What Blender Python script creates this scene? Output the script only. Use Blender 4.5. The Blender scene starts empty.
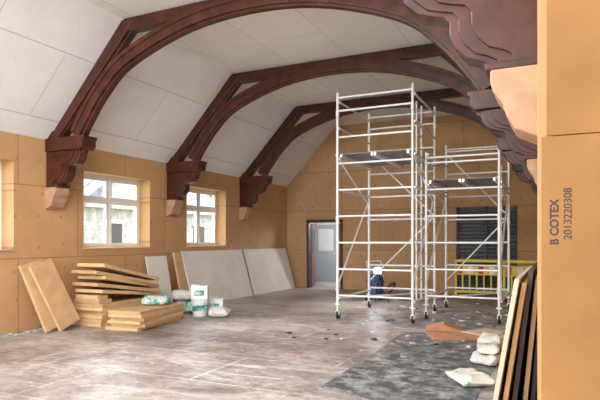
import bpy, bmesh, math, random
from mathutils import Matrix, Vector, noise
random.seed(4)
scene = bpy.context.scene
COL = bpy.context.collection
try:
    scene.view_settings.view_transform = 'Standard'
except Exception: pass

# ------------------------------------------------------------------ materials
def newmat(name):
    m = bpy.data.materials.new(name); m.use_nodes = True
    nt = m.node_tree; b = nt.nodes['Principled BSDF']
    return m, nt, b
def mat(name, col, rough=0.6, metal=0.0, var=0.15, scale=6.0, bump=0.0, emit=None):
    m, nt, b = newmat(name)
    tc = nt.nodes.new('ShaderNodeTexCoord')
    n = nt.nodes.new('ShaderNodeTexNoise'); n.inputs['Scale'].default_value = scale; n.inputs['Detail'].default_value = 5
    nt.links.new(tc.outputs['Object'], n.inputs['Vector'])
    r = nt.nodes.new('ShaderNodeValToRGB')
    r.color_ramp.elements[0].position = .3; r.color_ramp.elements[1].position = .7
    r.color_ramp.elements[0].color = (*[c*(1-var) for c in col], 1)
    r.color_ramp.elements[1].color = (*[min(1, c*(1+var)) for c in col], 1)
    nt.links.new(n.outputs['Fac'], r.inputs['Fac']); nt.links.new(r.outputs['Color'], b.inputs['Base Color'])
    b.inputs['Roughness'].default_value = rough; b.inputs['Metallic'].default_value = metal
    if bump:
        bp = nt.nodes.new('ShaderNodeBump'); bp.inputs['Strength'].default_value = bump; bp.inputs['Distance'].default_value = .02
        nt.links.new(n.outputs['Fac'], bp.inputs['Height']); nt.links.new(bp.outputs['Normal'], b.inputs['Normal'])
    if emit:
        b.inputs['Emission Color'].default_value = (*emit[0], 1); b.inputs['Emission Strength'].default_value = emit[1]
    return m

def board_mat(name, col, col2, line, axes, bw, bh, mortar=.008, rough=.7, dots=None, offx=0., offz=0., blot=.5):
    """sheet boards laid in a grid: axes = which world axes form u,v"""
    m, nt, b = newmat(name); N = nt.nodes.new; L = nt.links.new
    tc = N('ShaderNodeTexCoord'); sp = N('ShaderNodeSeparateXYZ'); L(tc.outputs['Object'], sp.inputs[0])
    cb = N('ShaderNodeCombineXYZ')
    L(sp.outputs[axes[0]], cb.inputs['X']); L(sp.outputs[axes[1]], cb.inputs['Y'])
    mp = N('ShaderNodeMapping'); mp.inputs['Location'].default_value = (offx, offz, 0); L(cb.outputs[0], mp.inputs['Vector'])
    br = N('ShaderNodeTexBrick'); br.inputs['Scale'].default_value = 1
    br.inputs['Brick Width'].default_value = bw; br.inputs['Row Height'].default_value = bh
    br.inputs['Mortar Size'].default_value = mortar; br.inputs['Mortar Smooth'].default_value = .1
    br.inputs['Color1'].default_value = (*col, 1); br.inputs['Color2'].default_value = (*col2, 1); br.inputs['Mortar'].default_value = (*line, 1)
    L(mp.outputs[0], br.inputs['Vector'])
    n = N('ShaderNodeTexNoise'); n.inputs['Scale'].default_value = 1.3; n.inputs['Detail'].default_value = 7; n.inputs['Roughness'].default_value = .62
    L(tc.outputs['Object'], n.inputs['Vector'])
    rr = N('ShaderNodeValToRGB'); rr.color_ramp.elements[0].position = .3; rr.color_ramp.elements[1].position = .72
    k = 1-.3*blot
    rr.color_ramp.elements[0].color = (k, k, k, 1); rr.color_ramp.elements[1].color = (1.0, 1.0, 1.0, 1)
    L(n.outputs['Fac'], rr.inputs['Fac'])
    mx = N('ShaderNodeMixRGB'); mx.blend_type = 'MULTIPLY'; mx.inputs['Fac'].default_value = 1
    L(br.outputs['Color'], mx.inputs[1]); L(rr.outputs['Color'], mx.inputs[2])
    out = mx.outputs[0]
    if dots:
        v = N('ShaderNodeTexVoronoi'); v.voronoi_dimensions = '2D'; v.inputs['Scale'].default_value = dots[0]; v.inputs['Randomness'].default_value = dots[2]
        L(mp.outputs[0], v.inputs['Vector'])
        lt = N('ShaderNodeMath'); lt.operation = 'LESS_THAN'; lt.inputs[1].default_value = dots[1]; L(v.outputs['Distance'], lt.inputs[0])
        ms = N('ShaderNodeMath'); ms.operation = 'MULTIPLY'; ms.inputs[1].default_value = dots[4]; L(lt.outputs[0], ms.inputs[0])
        m2 = N('ShaderNodeMixRGB'); L(ms.outputs[0], m2.inputs['Fac']); L(out, m2.inputs[1]); m2.inputs[2].default_value = (*dots[3], 1)
        out = m2.outputs[0]
    L(out, b.inputs['Base Color']); b.inputs['Roughness'].default_value = rough
    return m

TAN = (.64, .37, .175); TAN2 = (.56, .32, .145)
M_wl = board_mat('insulation_wall_x', TAN, TAN2, (.34,.18,.08), (1,2), 2.4, 1.2, .008, dots=(2.2,.05,.25,(.30,.16,.07),.7), blot=.7)
M_wy = board_mat('insulation_wall_y', TAN, TAN2, (.34,.18,.08), (0,2), 2.4, 1.2, .008, dots=(2.0,.055,.25,(.30,.16,.07),.8), blot=.7)
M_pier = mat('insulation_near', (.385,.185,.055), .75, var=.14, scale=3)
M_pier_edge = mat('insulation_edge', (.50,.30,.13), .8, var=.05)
M_tan = mat('insulation_board', (.62,.39,.20), .75, var=.12, scale=5)
M_tanedge = mat('insulation_foam', (.72,.48,.25), .8, var=.10, scale=9)
M_ceil_s = board_mat('plasterboard_slope', (.88,.88,.87), (.83,.835,.83), (.58,.57,.55), (1,2), 2.4, .87, .007, rough=.8, dots=(3.2,.028,.1,(.5,.49,.46),.6), blot=.3)
M_ceil_f = board_mat('plasterboard_flat', (.88,.87,.84), (.83,.82,.80), (.58,.57,.55), (1,0), 2.4, 1.2, .007, rough=.8, dots=(3.2,.028,.1,(.5,.49,.46),.6), blot=.3)
M_pb = mat('plasterboard_sheet', (.80,.78,.72), .7, var=.06, scale=2)
M_pbedge = mat('plasterboard_edge', (.8,.78,.72), .8, var=.05)
M_white = mat('white_upvc', (.88,.88,.88), .35, var=.02)
M_alu = mat('aluminium', (.88,.88,.88), .35, metal=.2, var=.05)
M_deck = mat('plywood_deck', (.27,.25,.23), .7, var=.2)
M_black = mat('black_rubber', (.02,.02,.022), .5, var=.1)
M_dark = mat('dark_frame', (.05,.035,.03), .5, var=.1)
M_stone = mat('corbel_stone', (.47,.28,.17), .8, var=.15, scale=8, bump=.3)
M_blue = mat('blue_plastic', (.03,.09,.22), .4, var=.1)
M_red = mat('red_plastic', (.6,.04,.03), .4, var=.1)
M_yellow = mat('yellow_plastic', (.85,.68,.06), .45, var=.08)
M_card = mat('cardboard', (.55,.27,.13), .8, var=.15)
M_greyrubble = mat('grey_rubble', (.42,.43,.45), .9, var=.4, scale=25, bump=.5)

def wood_mat():
    m, nt, b = newmat('varnished_oak'); N = nt.nodes.new; L = nt.links.new
    tc = N('ShaderNodeTexCoord'); n = N('ShaderNodeTexNoise'); n.inputs['Scale'].default_value = 6; n.inputs['Detail'].default_value = 9
    L(tc.outputs['Object'], n.inputs['Vector'])
    r = N('ShaderNodeValToRGB'); r.color_ramp.elements[0].position = .3; r.color_ramp.elements[1].position = .8
    r.color_ramp.elements[0].color = (.024,.006,.004,1); r.color_ramp.elements[1].color = (.115,.026,.012,1)
    L(n.outputs['Fac'], r.inputs['Fac']); L(r.outputs['Color'], b.inputs['Base Color'])
    b.inputs['Roughness'].default_value = .36
    return m
M_wood = wood_mat()

def floor_mat():
    m, nt, b = newmat('dusty_floor'); N = nt.nodes.new; L = nt.links.new
    def ramp(src, p0, c0, p1, c1):
        r = N('ShaderNodeValToRGB'); e = r.color_ramp.elements; e[0].position=p0; e[1].position=p1; e[0].color=(*c0,1); e[1].color=(*c1,1); L(src, r.inputs['Fac']); return r.outputs[0]
    def mix(mode, f, a, c):
        x = N('ShaderNodeMixRGB'); x.blend_type = mode
        if isinstance(f,(int,float)): x.inputs['Fac'].default_value=f
        else: L(f, x.inputs['Fac'])
        L(a, x.inputs[1])
        if isinstance(c, tuple): x.inputs[2].default_value=(*c,1)
        else: L(c, x.inputs[2])
        return x.outputs[0]
    def ns(scale, det, rough=.6, dist=0., vec=None):
        n = N('ShaderNodeTexNoise'); n.inputs['Scale'].default_value=scale; n.inputs['Detail'].default_value=det; n.inputs['Roughness'].default_value=rough; n.inputs['Distortion'].default_value=dist
        L(vec or tc.outputs['Object'], n.inputs['Vector']); return n.outputs['Fac']
    tc = N('ShaderNodeTexCoord')
    br = N('ShaderNodeTexBrick'); br.inputs['Scale'].default_value = 1; br.inputs['Brick Width'].default_value = 2.4; br.inputs['Row Height'].default_value = 1.2
    br.inputs['Mortar Size'].default_value = .014; br.inputs['Color1'].default_value = (.43,.375,.355,1); br.inputs['Color2'].default_value = (.33,.29,.28,1); br.inputs['Mortar'].default_value = (.70,.65,.62,1)
    L(tc.outputs['Object'], br.inputs['Vector'])
    mp = N('ShaderNodeMapping'); mp.inputs['Scale'].default_value=(.45,1.2,1); mp.inputs['Rotation'].default_value=(0,0,.12); L(tc.outputs['Object'], mp.inputs[0])
    c = mix('MIX', ramp(ns(1.3,12,.78,.8,mp.outputs[0]), .44,(0,0,0), .60,(.85,.85,.85)), br.outputs['Color'], (.66,.60,.575))
    c = mix('MULTIPLY', 1, c, ramp(ns(.6,10,.75,.5), .40,(.56,.52,.50), .54,(1,1,1)))
    c = mix('MULTIPLY', 1, c, ramp(ns(7,10,.8), .38,(.62,.60,.60), .56,(1,1,1)))
    mp2 = N('ShaderNodeMapping'); mp2.inputs['Scale'].default_value=(.5,5,1); mp2.inputs['Rotation'].default_value=(0,0,-.35); L(tc.outputs['Object'], mp2.inputs[0])
    c = mix('MIX', ramp(ns(1.4,8,.7,.3,mp2.outputs[0]), .60,(0,0,0), .64,(.6,.6,.6)), c, (.74,.70,.68))
    v = N('ShaderNodeTexVoronoi'); v.inputs['Scale'].default_value=5; v.inputs['Randomness'].default_value=1; L(tc.outputs['Object'], v.inputs['Vector'])
    c = mix('MIX', ramp(v.outputs['Distance'], .05,(.8,.8,.8), .09,(0,0,0)), c, (.76,.73,.70))
    L(c, b.inputs['Base Color']); b.inputs['Roughness'].default_value = .4
    return m
M_floor = floor_mat()

def blotch_mat(name, base, spots, scale, lo, hi, rough=.6):
    m, nt, b = newmat(name); N = nt.nodes.new; L = nt.links.new
    tc = N('ShaderNodeTexCoord'); n = N('ShaderNodeTexNoise'); n.inputs['Scale'].default_value = scale; n.inputs['Detail'].default_value = 10; n.inputs['Roughness'].default_value = .75
    L(tc.outputs['Object'], n.inputs['Vector'])
    r = N('ShaderNodeValToRGB'); e = r.color_ramp.elements; e[0].position = lo; e[1].position = hi
    e[0].color = (*base,1); e[1].color = (*spots,1)
    L(n.outputs['Fac'], r.inputs['Fac']); L(r.outputs[0], b.inputs['Base Color']); b.inputs['Roughness'].default_value = rough
    return m
M_mat = blotch_mat('dark_floor_sheet', (.075,.08,.09), (.55,.55,.55), 4.5, .45, .70, .45)
M_mat2 = blotch_mat('grey_floor_sheet', (.15,.155,.175), (.56,.54,.53), 2.5, .42, .62, .45)
M_bagw = blotch_mat('bag_white', (.76,.74,.70), (.5,.46,.41), 6, .45, .65)
M_bagg = blotch_mat('bag_green_print', (.16,.40,.16), (.72,.69,.62), 7, .38, .44)
M_bagt = blotch_mat('bag_teal_print', (.04,.33,.27), (.72,.74,.70), 7, .46, .54)
M_bagr = blotch_mat('bag_red_print', (.62,.22,.12), (.72,.68,.60), 5, .38, .47)
M_house = blotch_mat('stone_wall', (.26,.25,.25), (.50,.48,.46), 4, .4, .6, .9)
M_slate = blotch_mat('slate_roof', (.12,.12,.14), (.22,.22,.25), 5, .4, .6, .8)
M_grass = blotch_mat('grass', (.14,.20,.08), (.25,.32,.14), 3, .4, .6, .9)
M_leaf = blotch_mat('leaves', (.05,.10,.03), (.16,.25,.10), 4, .4, .6, .8)
M_corr = mat('corridor_paint', (.60,.61,.62), .7, var=.05)
M_doorb = mat('grey_blue_door', (.30,.34,.37), .5, var=.05)
M_brown = mat('brown_door', (.12,.05,.03), .45, var=.15)
M_slat = mat('shutter_grey', (.10,.105,.11), .5, var=.1)
M_glass = bpy.data.materials.new('window_glass'); M_glass.use_nodes = True
nt = M_glass.node_tree; nt.nodes.clear()
o = nt.nodes.new('ShaderNodeOutputMaterial'); t = nt.nodes.new('ShaderNodeBsdfTransparent'); g = nt.nodes.new('ShaderNodeBsdfGlossy'); g.inputs['Roughness'].default_value = .05
mx = nt.nodes.new('ShaderNodeMixShader'); mx.inputs[0].default_value = .06
nt.links.new(t.outputs[0], mx.inputs[1]); nt.links.new(g.outputs[0], mx.inputs[2]); nt.links.new(mx.outputs[0], o.inputs[0])

# ------------------------------------------------------------------ mesh builder
class MB:
    def __init__(s): s.v=[]; s.f=[]; s.fm=[]; s.m=[]
    def mi(s, m):
        if m not in s.m: s.m.append(m)
        return s.m.index(m)
    def add(s, vs, fs, m, M=None):
        o=len(s.v)
        if M is not None: vs=[M@Vector(v) for v in vs]
        s.v += [tuple(v) for v in vs]
        k=s.mi(m)
        for f in fs: s.f.append([o+i for i in f]); s.fm.append(k)
    def box(s, lo, hi, m, M=None):
        x0,y0,z0=lo; x1,y1,z1=hi
        vs=[(x0,y0,z0),(x1,y0,z0),(x1,y1,z0),(x0,y1,z0),(x0,y0,z1),(x1,y0,z1),(x1,y1,z1),(x0,y1,z1)]
        s.add(vs,[(0,3,2,1),(4,5,6,7),(0,1,5,4),(1,2,6,5),(2,3,7,6),(3,0,4,7)],m,M)
    def prism(s, pts, a, b, m, axis='y', M=None):
        n=len(pts)
        def P(p,t):
            return (p[0],t,p[1]) if axis=='y' else ((t,p[0],p[1]) if axis=='x' else (p[0],p[1],t))
        vs=[P(p,a) for p in pts]+[P(p,b) for p in pts]
        fs=[tuple(range(n)), tuple(range(2*n-1,n-1,-1))]
        fs+=[(i,(i+1)%n,n+(i+1)%n,n+i) for i in range(n)]
        s.add(vs,fs,m,M)
    def strip(s, A, B, y0, y1, m):
        n=len(A); vs=[]
        for p,q in zip(A,B): vs += [(p[0],y0,p[1]),(q[0],y0,q[1]),(q[0],y1,q[1]),(p[0],y1,p[1])]
        fs=[]
        for i in range(n-1):
            for k in range(4):
                a=i*4+k; b_=i*4+(k+1)%4; fs.append((a,b_,b_+4,a+4))
        fs.append((0,1,2,3)); e=(n-1)*4; fs.append((e,e+1,e+2,e+3))
        s.add(vs,fs,m)
    def tube(s,p,q,r,m,n=10,r2=None):
        p=Vector(p); q=Vector(q); d=(q-p).normalized(); r2=r if r2 is None else r2
        u=d.orthogonal().normalized(); w=d.cross(u)
        vs=[]
        for c,rr in ((p,r),(q,r2)):
            for i in range(n):
                a=2*math.pi*i/n; vs.append(c+u*math.cos(a)*rr+w*math.sin(a)*rr)
        fs=[(i,(i+1)%n,n+(i+1)%n,n+i) for i in range(n)]+[tuple(range(n)),tuple(range(n,2*n))]
        s.add(vs,fs,m)
    def path(s,pts,r,m,n=8):
        for a,b in zip(pts[:-1],pts[1:]): s.tube(a,b,r,m,n)
    def lathe(s,c,prof,m,n=20,M=None):
        vs=[]; 
        for r,z in prof:
            for i in range(n):
                a=2*math.pi*i/n; vs.append((c[0]+r*math.cos(a),c[1]+r*math.sin(a),c[2]+z))
        fs=[]
        for j in range(len(prof)-1):
            for i in range(n): fs.append((j*n+i,j*n+(i+1)%n,(j+1)*n+(i+1)%n,(j+1)*n+i))
        fs.append(tuple(range(n))); fs.append(tuple(range((len(prof)-1)*n,len(prof)*n)))
        s.add(vs,fs,m,M)
    def pillow(s,c,size,rotz,m,seed=0,tilt=0,nu=28,nv=16,amp=.025,e1=.35,e2=.7):
        sg=lambda v,e: math.copysign(abs(v)**e,v)
        vs=[]; R=Matrix.Translation(c)@Matrix.Rotation(rotz,4,'Z')@Matrix.Rotation(tilt,4,'Y')
        for j in range(nv+1):
            ph=-math.pi/2+math.pi*j/nv
            for i in range(nu):
                th=2*math.pi*i/nu
                x=sg(math.cos(ph),e2)*sg(math.cos(th),e1)*size[0]/2
                y=sg(math.cos(ph),e2)*sg(math.sin(th),e1)*size[1]/2
                z=sg(math.sin(ph),.8)*size[2]/2
                q=noise.noise(Vector((x*7+seed*3.1,y*7,z*7)))*amp*2
                q2=noise.noise(Vector((x*18+seed,y*18,z*18)))*amp
                f=1+(q+q2)*2
                zz=z+(q+q2 if z>-size[2]*.3 else 0)
                vs.append((x*f,y*f,max(zz,-size[2]/2)))
        fs=[]
        for j in range(nv):
            for i in range(nu): fs.append((j*nu+i,j*nu+(i+1)%nu,(j+1)*nu+(i+1)%nu,(j+1)*nu+i))
        s.add(vs,fs,m,R)
    def build(s,name,bevel=0,smooth=False,parent=None):
        me=bpy.data.meshes.new(name); me.from_pydata(s.v,[],s.f)
        for m in s.m: me.materials.append(m)
        for p,k in zip(me.polygons,s.fm): p.material_index=k
        bm=bmesh.new(); bm.from_mesh(me); bmesh.ops.recalc_face_normals(bm,faces=bm.faces); bm.to_mesh(me); bm.free()
        if smooth:
            for p in me.polygons: p.use_smooth=True
        ob=bpy.data.objects.new(name,me); COL.objects.link(ob)
        if smooth:
            md=ob.modifiers.new('ws','EDGE_SPLIT'); md.split_angle=math.radians(40)
        if bevel:
            md=ob.modifiers.new('bev','BEVEL'); md.width=bevel; md.segments=2; md.limit_method='ANGLE'; md.angle_limit=math.radians(40)
        if parent: ob.parent=parent
        return ob
D=math.radians

# ------------------------------------------------------------------ shell
XL,XR=-7.87,-.08; YB=15.6; EV=3.2; CX=(XL+XR)/2
CL,CR=-6.2,2*CX+6.2; ZC=4.98; Y0=-2.5; YP=2.5
b=MB(); b.box((XL-.4,Y0,-.2),(1.9,YB+3.2,0),M_floor); b.build('floor')
wins=[(.9,2.7),(4.1,5.92),(7.34,9.13),(10.4,12.05)]
ZB,ZT=1.33,2.77
b=MB(); y=Y0
b.box((XL-.4,Y0,0),(XL,YB+.3,ZB),M_wl); b.box((XL-.4,Y0,ZT),(XL,YB+.3,EV+.05),M_wl)
for a,c in wins+[(YB+.3,None)]:
    b.box((XL-.4,y,ZB),(XL,a,ZT),M_wl); y=c
b.build('wall_left')
b=MB(); b.box((XR,YP,0),(XR+.4,YB+.3,EV+.05),M_wl); b.build('wall_right')
# recess at the near right, where the photographer stands
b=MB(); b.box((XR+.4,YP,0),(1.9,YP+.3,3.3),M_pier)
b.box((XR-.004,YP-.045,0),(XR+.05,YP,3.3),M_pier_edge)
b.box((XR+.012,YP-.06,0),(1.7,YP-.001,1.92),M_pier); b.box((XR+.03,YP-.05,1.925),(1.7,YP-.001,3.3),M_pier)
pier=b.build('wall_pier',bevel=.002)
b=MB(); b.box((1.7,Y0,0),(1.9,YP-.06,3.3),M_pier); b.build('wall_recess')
for i,(s_,sz,px,z) in enumerate((('B COTEX',.044,-.026,1.48),('2013220308',.042,.022,1.50))):
    cu=bpy.data.curves.new('lettering','FONT'); cu.body=s_; cu.size=sz; cu.extrude=.0005; cu.offset=.0014 if i==0 else .0003
    ob=bpy.data.objects.new('printed_lettering_%d'%(i+1),cu); COL.objects.link(ob)
    mw=Matrix.Translation((px+.02,YP-.0608,z))@Matrix.Rotation(D(90),4,'X')@Matrix.Rotation(D(90),4,'Z')
    cu.materials.append(M_black); ob.parent=pier; ob.matrix_world=mw
# back wall
DX0,DX1,DZ=-7.17,-5.97,2.13; SX0,SX1,SZ=-2.6,-1.02,2.42
b=MB(); y0,y1=YB,YB+.3
b.box((XL,y0,0),(DX0,y1,SZ),M_wy); b.box((DX0,y0,DZ),(DX1,y1,SZ),M_wy); b.box((DX1,y0,0),(SX0,y1,SZ),M_wy); b.box((SX1,y0,0),(XR,y1,SZ),M_wy)
b.prism([(XL,SZ),(XR,SZ),(XR,EV),(CR,ZC),(CL,ZC),(XL,EV)],y0,y1,M_wy)
b.build('wall_back')
# ceiling
b=MB(); t=.12
b.prism([(XL,EV),(CL,ZC),(CL,ZC+t),(XL-.4,EV+t)],Y0,YB+.3,M_ceil_s)
b.prism([(XR,EV),(CR,ZC),(CR,ZC+t),(XR+.4,EV+t)],Y0,YB+.3,M_ceil_s)
b.box((CL,Y0,ZC),(CR,YB+.3,ZC+t),M_ceil_f)
b.box((XR,Y0,EV),(1.9,YP+.2,EV+t),M_ceil_f)
b.build('ceiling')
# corridor beyond door
b=MB(); cy=YB+.3
b.box((-8.4,cy,0),(-8.2,cy+2.6,2.5),M_corr); b.box((-5.5,cy,0),(-5.3,cy+2.6,2.5),M_corr); b.box((-8.4,cy+2.6,0),(-5.3,cy+2.8,2.5),M_corr); b.box((-8.4,cy,2.5),(-5.3,cy+2.8,2.6),M_corr)
b.build('wall_corridor')
b=MB()
for x in (DX0,DX1-.07): b.box((x,YB-.03,0),(x+.07,YB+.15,DZ),M_dark)
b.box((DX0,YB-.03,DZ-.09),(DX1,YB+.15,DZ),M_dark)
b.build('door_frame')
b=MB(); yy=cy+2.52
b.box((-8.15,yy,0),(-7.28,yy+.08,2.05),M_doorb); b.box((-8.0,yy-.015,1.1),(-7.42,yy,1.9),M_corr)
for x in (-8.19,-7.28): b.box((x,yy-.03,0),(x+.05,yy+.08,2.1),M_brown)
b.tube((-7.40,yy-.05,1.02),(-7.32,yy-.05,1.02),.012,M_alu); b.build('door_1')
# second corridor doorway filled by a white panel: frame + leaf swung back
b=MB()
b.box((-6.38,yy-.04,0),(-6.30,yy+.08,2.1),M_brown); b.box((-7.18,yy-.04,0),(-7.10,yy+.08,2.1),M_brown); b.box((-7.18,yy-.04,2.02),(-6.30,yy+.08,2.1),M_brown)
b.box((-7.10,yy,0),(-6.38,yy+.08,2.02),M_white); b.box((-7.0,yy-.012,1.1),(-6.47,yy,1.9),M_corr); b.build('door_4')
b=MB(); M=Matrix.Translation((DX0+.09,YB+.16,.01))@Matrix.Rotation(D(108),4,'Z')
b.box((0,-.02,0),(.85,.02,2.0),M_brown,M); b.box((.12,-.03,1.1),(.73,.03,1.85),M_dark,M); b.build('door_2')
b=MB()
b.box((SX0+.005,YB+.2,0.002),(SX1-.005,YB+.28,SZ-.005),M_slat)  # slatted roller shutter in the right-hand opening of the back wall
z=.05
while z<SZ-.1:
    b.prism([(YB+.2,z),(YB+.15,z+.02),(YB+.15,z+.07),(YB+.2,z+.09)],SX0+.02,SX1-.02,M_slat,axis='x'); z+=.1
for x in (SX0+.005,SX1-.055,(SX0+SX1)/2-.03): b.box((x,YB+.08,0.002),(x+.05,YB+.2,SZ-.005),M_dark)
b.build('roller_shutter')

def window(i,a,c):
    b=MB(); xo=XL-.36; xi=XL-.29; f=.07
    b.box((xo,a,ZB),(xi,a+f,ZT),M_white); b.box((xo,c-f,ZB),(xi,c,ZT),M_white)
    b.box((xo,a+f,ZT-f),(xi,c-f,ZT),M_white); b.box((xo,a+f,ZB),(xi,c-f,ZB+f),M_white)
    mids=[a+(c-a)*k/2 for k in (1,)]
    for m in mids: b.box((xo,m-.035,ZB+f),(xi,m+.035,ZT-f),M_white)
    zt=ZB+(ZT-ZB)*.66
    ys=[a+f]+[v for m in mids for v in (m-.035,m+.035)]+[c-f]
    for p,q in zip(ys[::2],ys[1::2]):
        b.box((xo,p,zt-.03),(xi,q,zt+.03),M_white)
        for z0,z1 in ((ZB+f,zt-.03),(zt+.03,ZT-f)):
            s=.04; X0,X1=xi-.02,xi+.015
            b.box((X0,p,z0),(X1,p+s,z1),M_white); b.box((X0,q-s,z0),(X1,q,z1),M_white)
            b.box((X0,p+s,z0),(X1,q-s,z0+s),M_white); b.box((X0,p+s,z1-s),(X1,q-s,z1),M_white)
        b.tube((xi+.02,q-.02,ZB+.45),(xi+.02,q-.02,ZB+.57),.01,M_alu,6)
    b.box((xo+.03,a+f,ZB+f),(xo+.034,c-f,ZT-f),M_glass)
    b.build('window_%d'%i)
    s=MB(); s.box((XL-.29,a+.001,ZB),(XL+.02,c-.001,ZB+.025),M_tan); s.build('trim_%d'%i)
for i,(a,c) in enumerate(wins): window(i+1,a,c)

# ------------------------------------------------------------------ trusses
def catmull(P,n=8):
    out=[]; Q=[P[0]]+P+[P[-1]]
    for i in range(1,len(Q)-2):
        p0,p1,p2,p3=[Vector(q) for q in Q[i-1:i+3]]
        for k in range(n):
            t=k/n; out.append(.5*((2*p1)+(p2-p0)*t+(2*p0-5*p1+4*p2-p3)*t*t+(3*p1-p0-3*p2+p3)*t**3))
    out.append(Vector(P[-1])); return out
half=[(3.17,3.2),(3.02,3.43),(2.67,3.86),(2.16,4.26),(1.1,4.62),(0,4.73)]
full=[(-x,z) for x,z in half]+[(x,z) for x,z in half[-2::-1]]
sof=catmull(full,8)
def offs(pts,d):
    out=[]
    for i,p in enumerate(pts):
        a=pts[max(i-1,0)]; c=pts[min(i+1,len(pts)-1)]; t=(c-a).normalized(); out.append(p+Vector((-t.y,t.x))*d)
    return out
def truss(Y):
    b=MB(); h=.10
    W=lambda pts:[(CX+p[0],min(p[1],ZC-.01)) for p in pts]
    b.strip(W(offs(sof,.0)),W(offs(sof,.17)),Y-h,Y+h,M_wood)
    b.strip(W(offs(sof,-.035)),W(offs(sof,.01)),Y-h*.55,Y+h*.55,M_wood)
    b.strip(W(offs(sof,.13)),W(offs(sof,.20)),Y-h-.02,Y+h+.02,M_wood)
    b.prism([(CL+.02,ZC-.012),(CR-.02,ZC-.012),(CR+.1,ZC-.14),(CR-.1,ZC-.2),(CL+.1,ZC-.2),(CL-.1,ZC-.14)],Y-h+.01,Y+h-.01,M_wood)
    for sgn in (-1,1):
        w=lambda u,z:(CX+sgn*((XR-XL)/2-u),z)
        b.prism([w(.02,3.2),w(.24,3.2),w(1.87,ZC-.11),w(1.66,ZC-.03)],Y-h,Y+h,M_wood)
        b.prism([w(.22,3.2),w(.27,3.2),w(1.89,ZC-.16),w(1.86,ZC-.1)],Y-h*.6,Y+h*.6,M_wood)
        b.prism([w(0.004,2.99),w(.80,2.99),w(.86,3.04),w(.86,3.14),w(.89,3.16),w(.89,3.21),w(0.004,3.21)],Y-.15,Y+.15,M_wood)
        b.prism([w(.70,2.99),w(.80,2.99),w(.79,2.93),w(.71,2.93)],Y-.05,Y+.05,M_wood)
        prof=[(.74,2.99),(.75,2.93),(.72,2.84),(.64,2.77),(.56,2.745),(.50,2.73),(.47,2.69),(.47,2.62),(.44,2.55),(.38,2.49),(.31,2.465),(.27,2.44),(.26,2.39)]
        b.prism([w(0.004,2.99)]+[w(u,z) for u,z in prof]+[w(0.004,2.39)],Y-.085,Y+.085,M_wood)
        prof2=[(u-.05,z+.01 if z<2.98 else z) for u,z in prof]
        b.prism([w(0.004,2.985)]+[w(u,min(z,2.985)) for u,z in prof2]+[w(0.004,2.40)],Y-.105,Y+.105,M_wood)
        prof3=[(u-.12,z+.03 if z<2.95 else z) for u,z in prof]
        b.prism([w(0.004,2.985)]+[w(u,min(z,2.985)) for u,z in prof3]+[w(0.004,2.42)],Y-.125,Y+.125,M_wood)
        b.prism([w(0.004,2.39),w(.28,2.39),w(.28,2.43),w(0.004,2.43)],Y-.135,Y+.135,M_wood)
        b.box((min(w(.01,0)[0],w(.14,0)[0]),Y-.11,3.2),(max(w(.01,0)[0],w(.14,0)[0]),Y+.11,3.34),M_wood)
    tr=b.build('roof_truss',bevel=.008)
    for k,sgn in enumerate((-1,1)):
        c=MB(); w=lambda u,z:(CX+sgn*((XR-XL)/2-u),z)
        c.prism([w(0.003,2.388),w(.25,2.388),w(.25,2.32),w(.235,2.27),w(.19,2.21),w(.17,2.14),w(.13,2.07),w(.02,2.02),w(0.003,2.02)],Y-.15,Y+.15,M_stone)
        c.build('corbel_%d'%(k+1),bevel=.012,parent=tr)
for Y in (3.15,6.65,9.8,12.85): truss(Y)

# ------------------------------------------------------------------ scaffold towers
def caster(b,x,y):
    b.tube((x,y,.12),(x,y,.34),.018,M_alu); b.box((x-.035,y-.02,.09),(x+.035,y+.06,.16),M_alu)
    b.tube((x-.02,y+.035,.085),(x+.02,y+.035,.085),.085,M_black,16); b.tube((x-.022,y+.035,.085),(x+.022,y+.035,.085),.03,M_alu,10)
    b.tube((x-.05,y,.28),(x+.05,y,.28),.016,M_alu)
def tower(name,x0,x1,y0,y1,H,decks,rung0=.45,back=None):
    b=MB(); R=.0265; r=.02; back=back or H
    for x in (x0,x1):
        for y in (y0,y1):
            h=H if y==y0 else back
            b.tube((x,y,.3),(x,y,h),R,M_alu,12); caster(b,x,y)
            z=1.9
            while z<h: b.tube((x,y,z-.05),(x,y,z+.05),R+.008,M_alu,12); z+=2.0
    for y in (y0,y1):
        h=H if y==y0 else back
        z=rung0
        while z<h-.05: b.tube((x0,y,z),(x1,y,z),r,M_alu); z+=.5
        b.tube((x0,y,h-.1),(x1,y,h-.1),r,M_alu)
    for x in (x0,x1):
        for z in (.4,rung0+2.0,decks[0]-.08,decks[0]+.5,decks[0]+1.0):
            if z<min(H,back): b.tube((x+.03,y0,z),(x+.03,y1,z),r,M_alu)
        b.tube((x-.03,y0,.55),(x-.03,y1,2.3),r*.9,M_alu); b.tube((x-.03,y1,2.3),(x-.03,y0,min(4.0,decks[0])),r*.9,M_alu)
    b.tube((x0,y0+.04,.4),(x1,y1-.04,.4),r*.9,M_alu)
    b.tube((x0,y1+.03,.6),(x1,y1+.03,2.0),r*.8,M_alu); b.tube((x0,y1+.03,3.4),(x1,y1+.03,2.0),r*.8,M_alu)
    for y in (y0+.5,y0+.9): b.tube((x1-.05,y,.35),(x1-.05,y,H-.2),.017,M_alu)
    z=.5
    while z<H-.3: b.tube((x1-.05,y0+.5,z),(x1-.05,y0+.9,z),.014,M_alu); z+=.25
    for dz in decks:
        n=2; w=(x1-x0-.1)/n
        for i in range(n):
            a=x0+.05+i*w; b.box((a+.01,y0+.03,dz),(a+w-.01,y1-.03,dz+.02),M_deck)
            for xx in (a+.01,a+w-.05): b.box((xx,y0-.03,dz-.06),(xx+.04,y1+.03,dz),M_alu)
    return b.build(name,smooth=True)
tower('scaffold_tower',-3.82,-2.38,9.7,11.6,4.3,[3.12])
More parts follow.
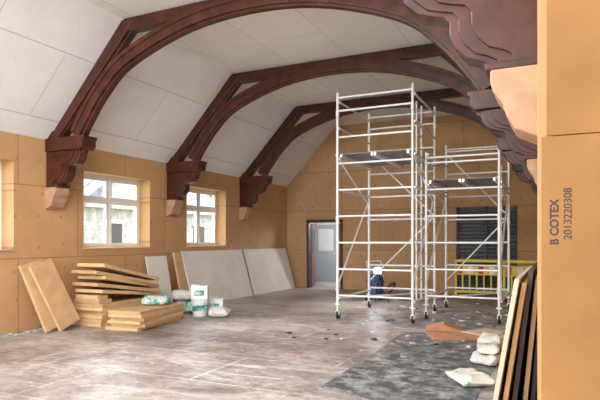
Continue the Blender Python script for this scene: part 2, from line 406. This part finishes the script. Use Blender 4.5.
tower('scaffold_tower',-2.28,-.98,10.35,12.35,3.15,[2.62],back=3.6)

# ------------------------------------------------------------------ leaning sheets, stacks
def lean(name,xw,sgn,y0,y1,h,b0,t,mface,medge,top=.02,z0=0.002):
    m=MB(); P=[(xw+sgn*b0,z0),(xw+sgn*(b0+t),z0),(xw+sgn*(top+t),z0+h),(xw+sgn*top,z0+h)]
    m.prism(P,y0,y1,mface); m.prism(P,y0-.003,y0,medge)
    return m.build(name,bevel=.002)
lean('plasterboard_sheet',XL,1,10.12,12.75,1.24,.38,.035,M_pb,M_pbedge,top=.03)
lean('insulation_board',XL,1,9.84,10.1,1.22,.30,.05,M_tan,M_tanedge)
lean('plasterboard_sheet',XL,1,12.88,15.4,1.24,.36,.035,M_pb,M_pbedge)
lean('plasterboard_sheet',XL,1,8.95,9.6,1.15,.25,.03,M_pb,M_pbedge)
M_pale=mat('pale_board',(.66,.55,.42),.7,var=.08)
for k,(y0,y1,b0,h,mm) in enumerate(((5.0,7.6,.12,1.26,M_dark),(4.9,7.4,.18,1.2,M_tan),(4.75,7.2,.26,1.26,M_dark),(4.62,7.0,.33,1.16,M_tan),(4.5,6.9,.40,1.2,M_pale))):
    lean('leaning_board',XR,-1,y0,y1,h,b0,.035,mm,mm if mm is not M_tan else M_tanedge,top=.02+k*.045)

def T(x,y,z,rz=0,rx=0,ry=0): return Matrix.Translation((x,y,z))@Matrix.Rotation(rz,4,'Z')@Matrix.Rotation(ry,4,'Y')@Matrix.Rotation(rx,4,'X')
b=MB(); z=0
for i in range(6):
    dx=random.uniform(-.03,.03); dy=random.uniform(-.06,.06)
    b.box((-7.78+dx,7.05+dy,z),(-7.1+dx,8.6+dy,z+.064),M_tan if i%2 else M_tanedge); z+=.067
b.box((-7.75,7.0,z),(-7.15,7.3,z+.07),M_tan); b.box((-7.72,7.02,z+.07),(-7.2,7.26,z+.14),M_tanedge)
for i,(ang,zc,dy) in enumerate(((6.5,.525,.0),(8.5,.62,-.06),(10,.715,.03),(11,.80,-.1),(12.5,.895,.02))):
    M=T(-7.44+.03*(i%2),7.8+dy,zc,rz=D((2,-3,4,-2,3)[i]),rx=D(-ang)); b.box((-.31,-.78,-.03),(.31,.78,.03),M_tan if i%2 else M_tanedge,M)
b.build('insulation_board_stack',bevel=.003)
b=MB(); z=0
for i in range(6):
    M=T(-6.62+random.uniform(-.03,.03),7.62+random.uniform(-.04,.04),z,rz=D(8+random.uniform(-3,3)))
    b.box((-.32,-.68,0),(.32,.68,.052),M_tan if i%2 else M_tanedge,M); z+=.054
b.build('insulation_board_stack',bevel=.003)
FS=z
for k,(y,r,dx) in enumerate(((6.24,14,.0),(6.44,19,.09))):
    b=MB(); M=Matrix.Translation((-7.5+dx,y,0.01))@Matrix.Rotation(D(-14),4,'Y')@Matrix.Rotation(D(r),4,'X')
    b.box((-.03,-.02,.0),(.03,.42,1.15),M_tan,M); b.box((-.028,-.024,.0),(.032,-.02,1.15),M_tanedge,M); b.build('insulation_board',bevel=.003)
# bags and cartons on left
b=MB(); b.pillow((-7.0,9.25,.13),(.6,.45,.26),.3,M_bagt,1); b.pillow((-7.0,9.2,.36),(.55,.42,.2),.9,M_bagw,2); b.build('cement_bag_pile',smooth=True)
b=MB(); b.pillow((-6.62,7.85,FS+.085),(.50,.36,.17),.5,M_bagt,7,amp=.015); b.pillow((-6.72,8.16,FS+.06),(.32,.27,.12),1.2,M_bagw,9,amp=.015); b.build('adhesive_bag',smooth=True)
def tub(x,y,z,r,h,m,nm='plastic_tub'):
    b=MB(); b.lathe((x,y,z),[(r*.86,0),(r*.88,.01),(r,h*.86),(r*1.05,h*.87),(r*1.05,h*.92),(r*1.03,h*.93),(r*1.06,h*.935),(r*1.06,h),(r*.95,h)],m,24)
    b.lathe((x,y,z),[(r*.925,h*.3),(r*.955,h*.3),(r*.985,h*.65),(r*.96,h*.65)],M_bagt,24)
    hp=[]
    for k in range(9):
        a=math.pi*k/8; hp.append((x+math.cos(a)*r*1.07,y-.01-math.sin(a)*.1-r*math.sin(a),z+h*.88-math.sin(a)*r*.5))
    b.path(hp,.005,M_white,6); b.build(nm,smooth=True)
tub(-6.45,8.95,0.001,.16,.34,M_white)
def carton(x,y,z,sx,sy,sz,rz,m):
    b=MB(); M=T(x,y,z,rz=rz); b.box((-sx/2,-sy/2,0),(sx/2,sy/2,sz),m,M)
    b.box((-sx/2-.002,-.03,sz*.6),(sx/2+.002,.03,sz+.003),M_pale,M); b.box((-sx*.3,-sy/2-.003,sz*.25),(sx*.3,-sy/2,sz*.7),M_bagt,M)
    b.prism([(-sx/2,sz),(0,sz),(0,sz+.006),(-sx/2,sz+.03)],-sy/2,sy/2,m,M=M); b.build('carton',bevel=.004)
carton(-6.45,8.95,.345,.32,.26,.24,.5,M_white); carton(-6.38,9.42,.001,.36,.3,.30,.3,M_white)
b=MB(); b.pillow((-6.0,8.95,.09),(.42,.3,.18),.4,M_bagw,4); b.build('plaster_bag',smooth=True)
b=MB()
for i in range(110):
    y=2.5+i*.036; x=XL+.1+random.uniform(-.04,.06); s=random.uniform(.015,.04)
    b.box((-s,-s,0),(s,s,s*random.uniform(.5,1.1)),M_greyrubble,T(x,y,0.001,rz=random.random()*3))
b.build('rubble_strip',bevel=.004)
b=MB()
for i in range(150):
    x=random.uniform(-4.4,-.75); y=random.uniform(6.5,13.8); s=random.uniform(.012,.05)
    b.box((-s,-s*.6,0),(s,s*.6,s*.35),random.choice((M_pbedge,M_tan,M_greyrubble,M_card,M_dark)),T(x,y,.009,rz=random.random()*3))
b.build('floor_debris')

def sheet(name,pts,z,m):
    b=MB(); b.prism(pts,z,z+.006,m,axis='z'); return b.build(name)
sheet('floor_protection_sheet',[(-2.2,5.05),(-1.6,4.92),(-.72,4.7),(-.66,9.2),(-1.2,9.05),(-2.3,8.75),(-2.22,7)],.001,M_mat)
sheet('floor_protection_sheet',[(-3.5,9.4),(-2.35,9.1),(-1.0,9.6),(-.8,11.8),(-3.3,12.2)],.001,M_mat2)
b=MB(); b.box((-.42,-.3,0),(.42,.3,.012),M_card,T(-1.45,8.7,.009,rz=.4)); b.box((-.3,-.22,0),(.3,.22,.01),M_pale,T(-1.1,9.2,.02,rz=1.0))
b.prism([(-.3,0),(.3,0),(.3,.01),(0,.1),(-.3,.01)],-.25,.25,M_card,M=T(-1.75,9.3,.009,rz=.2)); b.build('cardboard_scrap')
# bags on right
b=MB(); b.pillow((-.86,5.95,.06),(.52,.36,.10),2.2,M_bagg,5,amp=.022); b.build('plaster_bag',smooth=True)
b=MB(); b.pillow((-.80,6.95,.08),(.46,.32,.14),1.4,M_bagw,6,amp=.03); b.pillow((-.79,6.98,.19),(.40,.26,.08),1.7,M_bagg,8,amp=.02); b.build('plaster_bag',smooth=True)
b=MB(); b.pillow((-.80,7.95,.11),(.46,.34,.20),1.0,M_bagr,11,amp=.03); b.build('rubble_sack',smooth=True)

# ------------------------------------------------------------------ vacuum with lamp
b=MB(); c=(-4.22,13.3,0)
b.lathe((c[0],c[1],.12),[(.19,0),(.21,.02),(.21,.3),(.23,.31),(.23,.34),(.2,.36),(.2,.42),(.15,.5),(.05,.52)],M_blue,24)
b.box((c[0]-.22,c[1]-.22,.09),(c[0]+.22,c[1]+.22,.13),M_black)
for dx in (-.18,.18):
    for dy in (-.18,.18): b.tube((c[0]+dx-.02,c[1]+dy,.05),(c[0]+dx+.02,c[1]+dy,.05),.05,M_black,14)
hp=[(c[0]+.2,c[1]-.05,.3)]
for k in range(12):
    a=k/11*math.pi*1.3; hp.append((c[0]+.35+.2*math.sin(a),c[1]-.1-.1*k/11,.3+.28*math.sin(a)*(1-k/14)-.02*k))
b.path(hp,.03,M_black,10)
b.path([(c[0]-.2,c[1]+.15,.4),(c[0]-.28,c[1]+.15,.95),(c[0]+.1,c[1]+.15,.97),(c[0]+.2,c[1]+.15,.4)],.013,M_alu,8)
b.build('wet_dry_vacuum',smooth=True)
M_lamp=mat('lamp_lens',(1,1,1),.3,emit=((.95,.97,1.0),30))
b=MB(); lx,ly=-3.93,12.6
for a in (0,2.1,4.2): b.tube((lx,ly,.55),(lx+.28*math.cos(a),ly+.28*math.sin(a),.01),.012,M_black)
b.tube((lx,ly,.5),(lx,ly,.72),.014,M_black); b.box((lx-.12,ly-.03,.67),(lx+.12,ly+.03,.87),M_black); b.box((lx-.08,ly-.036,.71),(lx+.08,ly-.031,.83),M_lamp)
b.build('work_light')
for k,(x,yy,rz) in enumerate(((-2.45,14.6,.0),(-1.25,14.4,.12))):
    b=MB(); M=T(x,yy,0.001,rz=rz)
    for u in (0,1.05): b.box((u-.03,-.02,.06),(u+.03,.02,1.0),M_yellow,M); b.box((u-.04,-.25,0),(u+.04,.25,.06),M_black,M)
    b.box((0,-.02,.93),(1.05,.02,1.0),M_yellow,M); b.box((0,-.02,.14),(1.05,.02,.2),M_yellow,M)
    b.box((0,-.02,.6),(1.05,.02,.86),M_yellow,M)
    for j in range(4): b.box((.05+j*.26,-.026,.63),(.17+j*.26,-.021,.83),M_red if j%2==0 else M_white,M)
    for j in range(1,6): b.box((j*.175-.02,-.015,.2),(j*.175+.02,.015,.6),M_yellow,M)
    b.build('safety_barrier',bevel=.004)

# ------------------------------------------------------------------ outside
b=MB(); b.box((-80,-40,-.8),(XL-.45,80,-.4),M_grass); b.build('ground')
b=MB()
b.box((-24,15.2,-.4),(-17,34,3.0),M_house)
b.prism([(15.2,3.0),(34,3.0),(32,5.6),(19,5.6)],-24,-17.3,M_slate,axis='x')
b.prism([(15.2,2.8),(25.5,2.8),(20.4,6.1)],-17.4,-16.6,M_house,axis='x')
for s in (-1,1):
    b.prism([(20.4,6.15),(20.4,6.45),(20.4+s*5.4,2.85),(20.4+s*5.4,2.6)],-17.5,-16.4,M_slate,axis='x')
for yy in (17,19.6,23,26,29): 
    b.box((-16.99,yy,.6),(-16.95,yy+.9,2.2),M_dark); b.box((-17,yy-.1,2.2),(-16.9,yy+1.0,2.35),M_pale)
b.build('stone_cottage')
b=MB()
for i in range(18):
    a=random.random()*6.28; r=random.random()*.6
    b.pillow((-14.8+math.cos(a)*r,12.75+math.sin(a)*r,random.uniform(.0,1.4)),(.8,.8,.7),a,M_leaf,i,amp=.12,nu=12,nv=8,e1=.9,e2=.9)
b.tube((-14.8,12.75,-.4),(-14.8,12.75,1),.15,M_dark); b.build('garden_bush')

# ------------------------------------------------------------------ light
w=bpy.data.worlds.new('World'); scene.world=w; w.use_nodes=True
bg=w.node_tree.nodes['Background']; bg.inputs[0].default_value=(.88,.94,1,1); bg.inputs[1].default_value=5.0
def area(name,loc,rot,sx,sy,e,col=(1,1,1)):
    l=bpy.data.lights.new(name,'AREA'); l.shape='RECTANGLE'; l.size=sx; l.size_y=sy; l.energy=e; l.color=col
    o=bpy.data.objects.new(name,l); COL.objects.link(o); o.location=loc; o.rotation_euler=rot; return o
area('hall_fill',(-4,1.5,4.6),(D(62),0,0),5,.8,350,(1,.98,.95))  # unseen fill light added overhead to brighten the hall, no real fitting
s=bpy.data.lights.new('sun','SUN'); s.energy=15; s.angle=D(22); s.color=(1,.98,.95)
so=bpy.data.objects.new('sun',s); COL.objects.link(so); so.rotation_euler=Vector((1,.1,-.50)).to_track_quat('-Z','Y').to_euler()
p=bpy.data.lights.new('corridor_fill','POINT'); p.energy=130; p.shadow_soft_size=.15; po=bpy.data.objects.new('corridor_fill',p); COL.objects.link(po); po.location=(-5.85,YB+1.6,2.3)  # unseen point light added to brighten the corridor
p=bpy.data.lights.new('work_lamp','POINT'); p.energy=12; p.shadow_soft_size=.03; po=bpy.data.objects.new('work_lamp',p); COL.objects.link(po); po.location=(-3.93,12.45,.78)

# ------------------------------------------------------------------ camera
cam=bpy.data.cameras.new('camera'); co=bpy.data.objects.new('camera',cam); COL.objects.link(co)
cam.lens=547*36/600; cam.sensor_width=36; cam.shift_y=40/600; cam.clip_start=.05; cam.clip_end=300
co.location=(0,0,1.5); co.rotation_euler=(D(90),0,D(25.42)); scene.camera=co
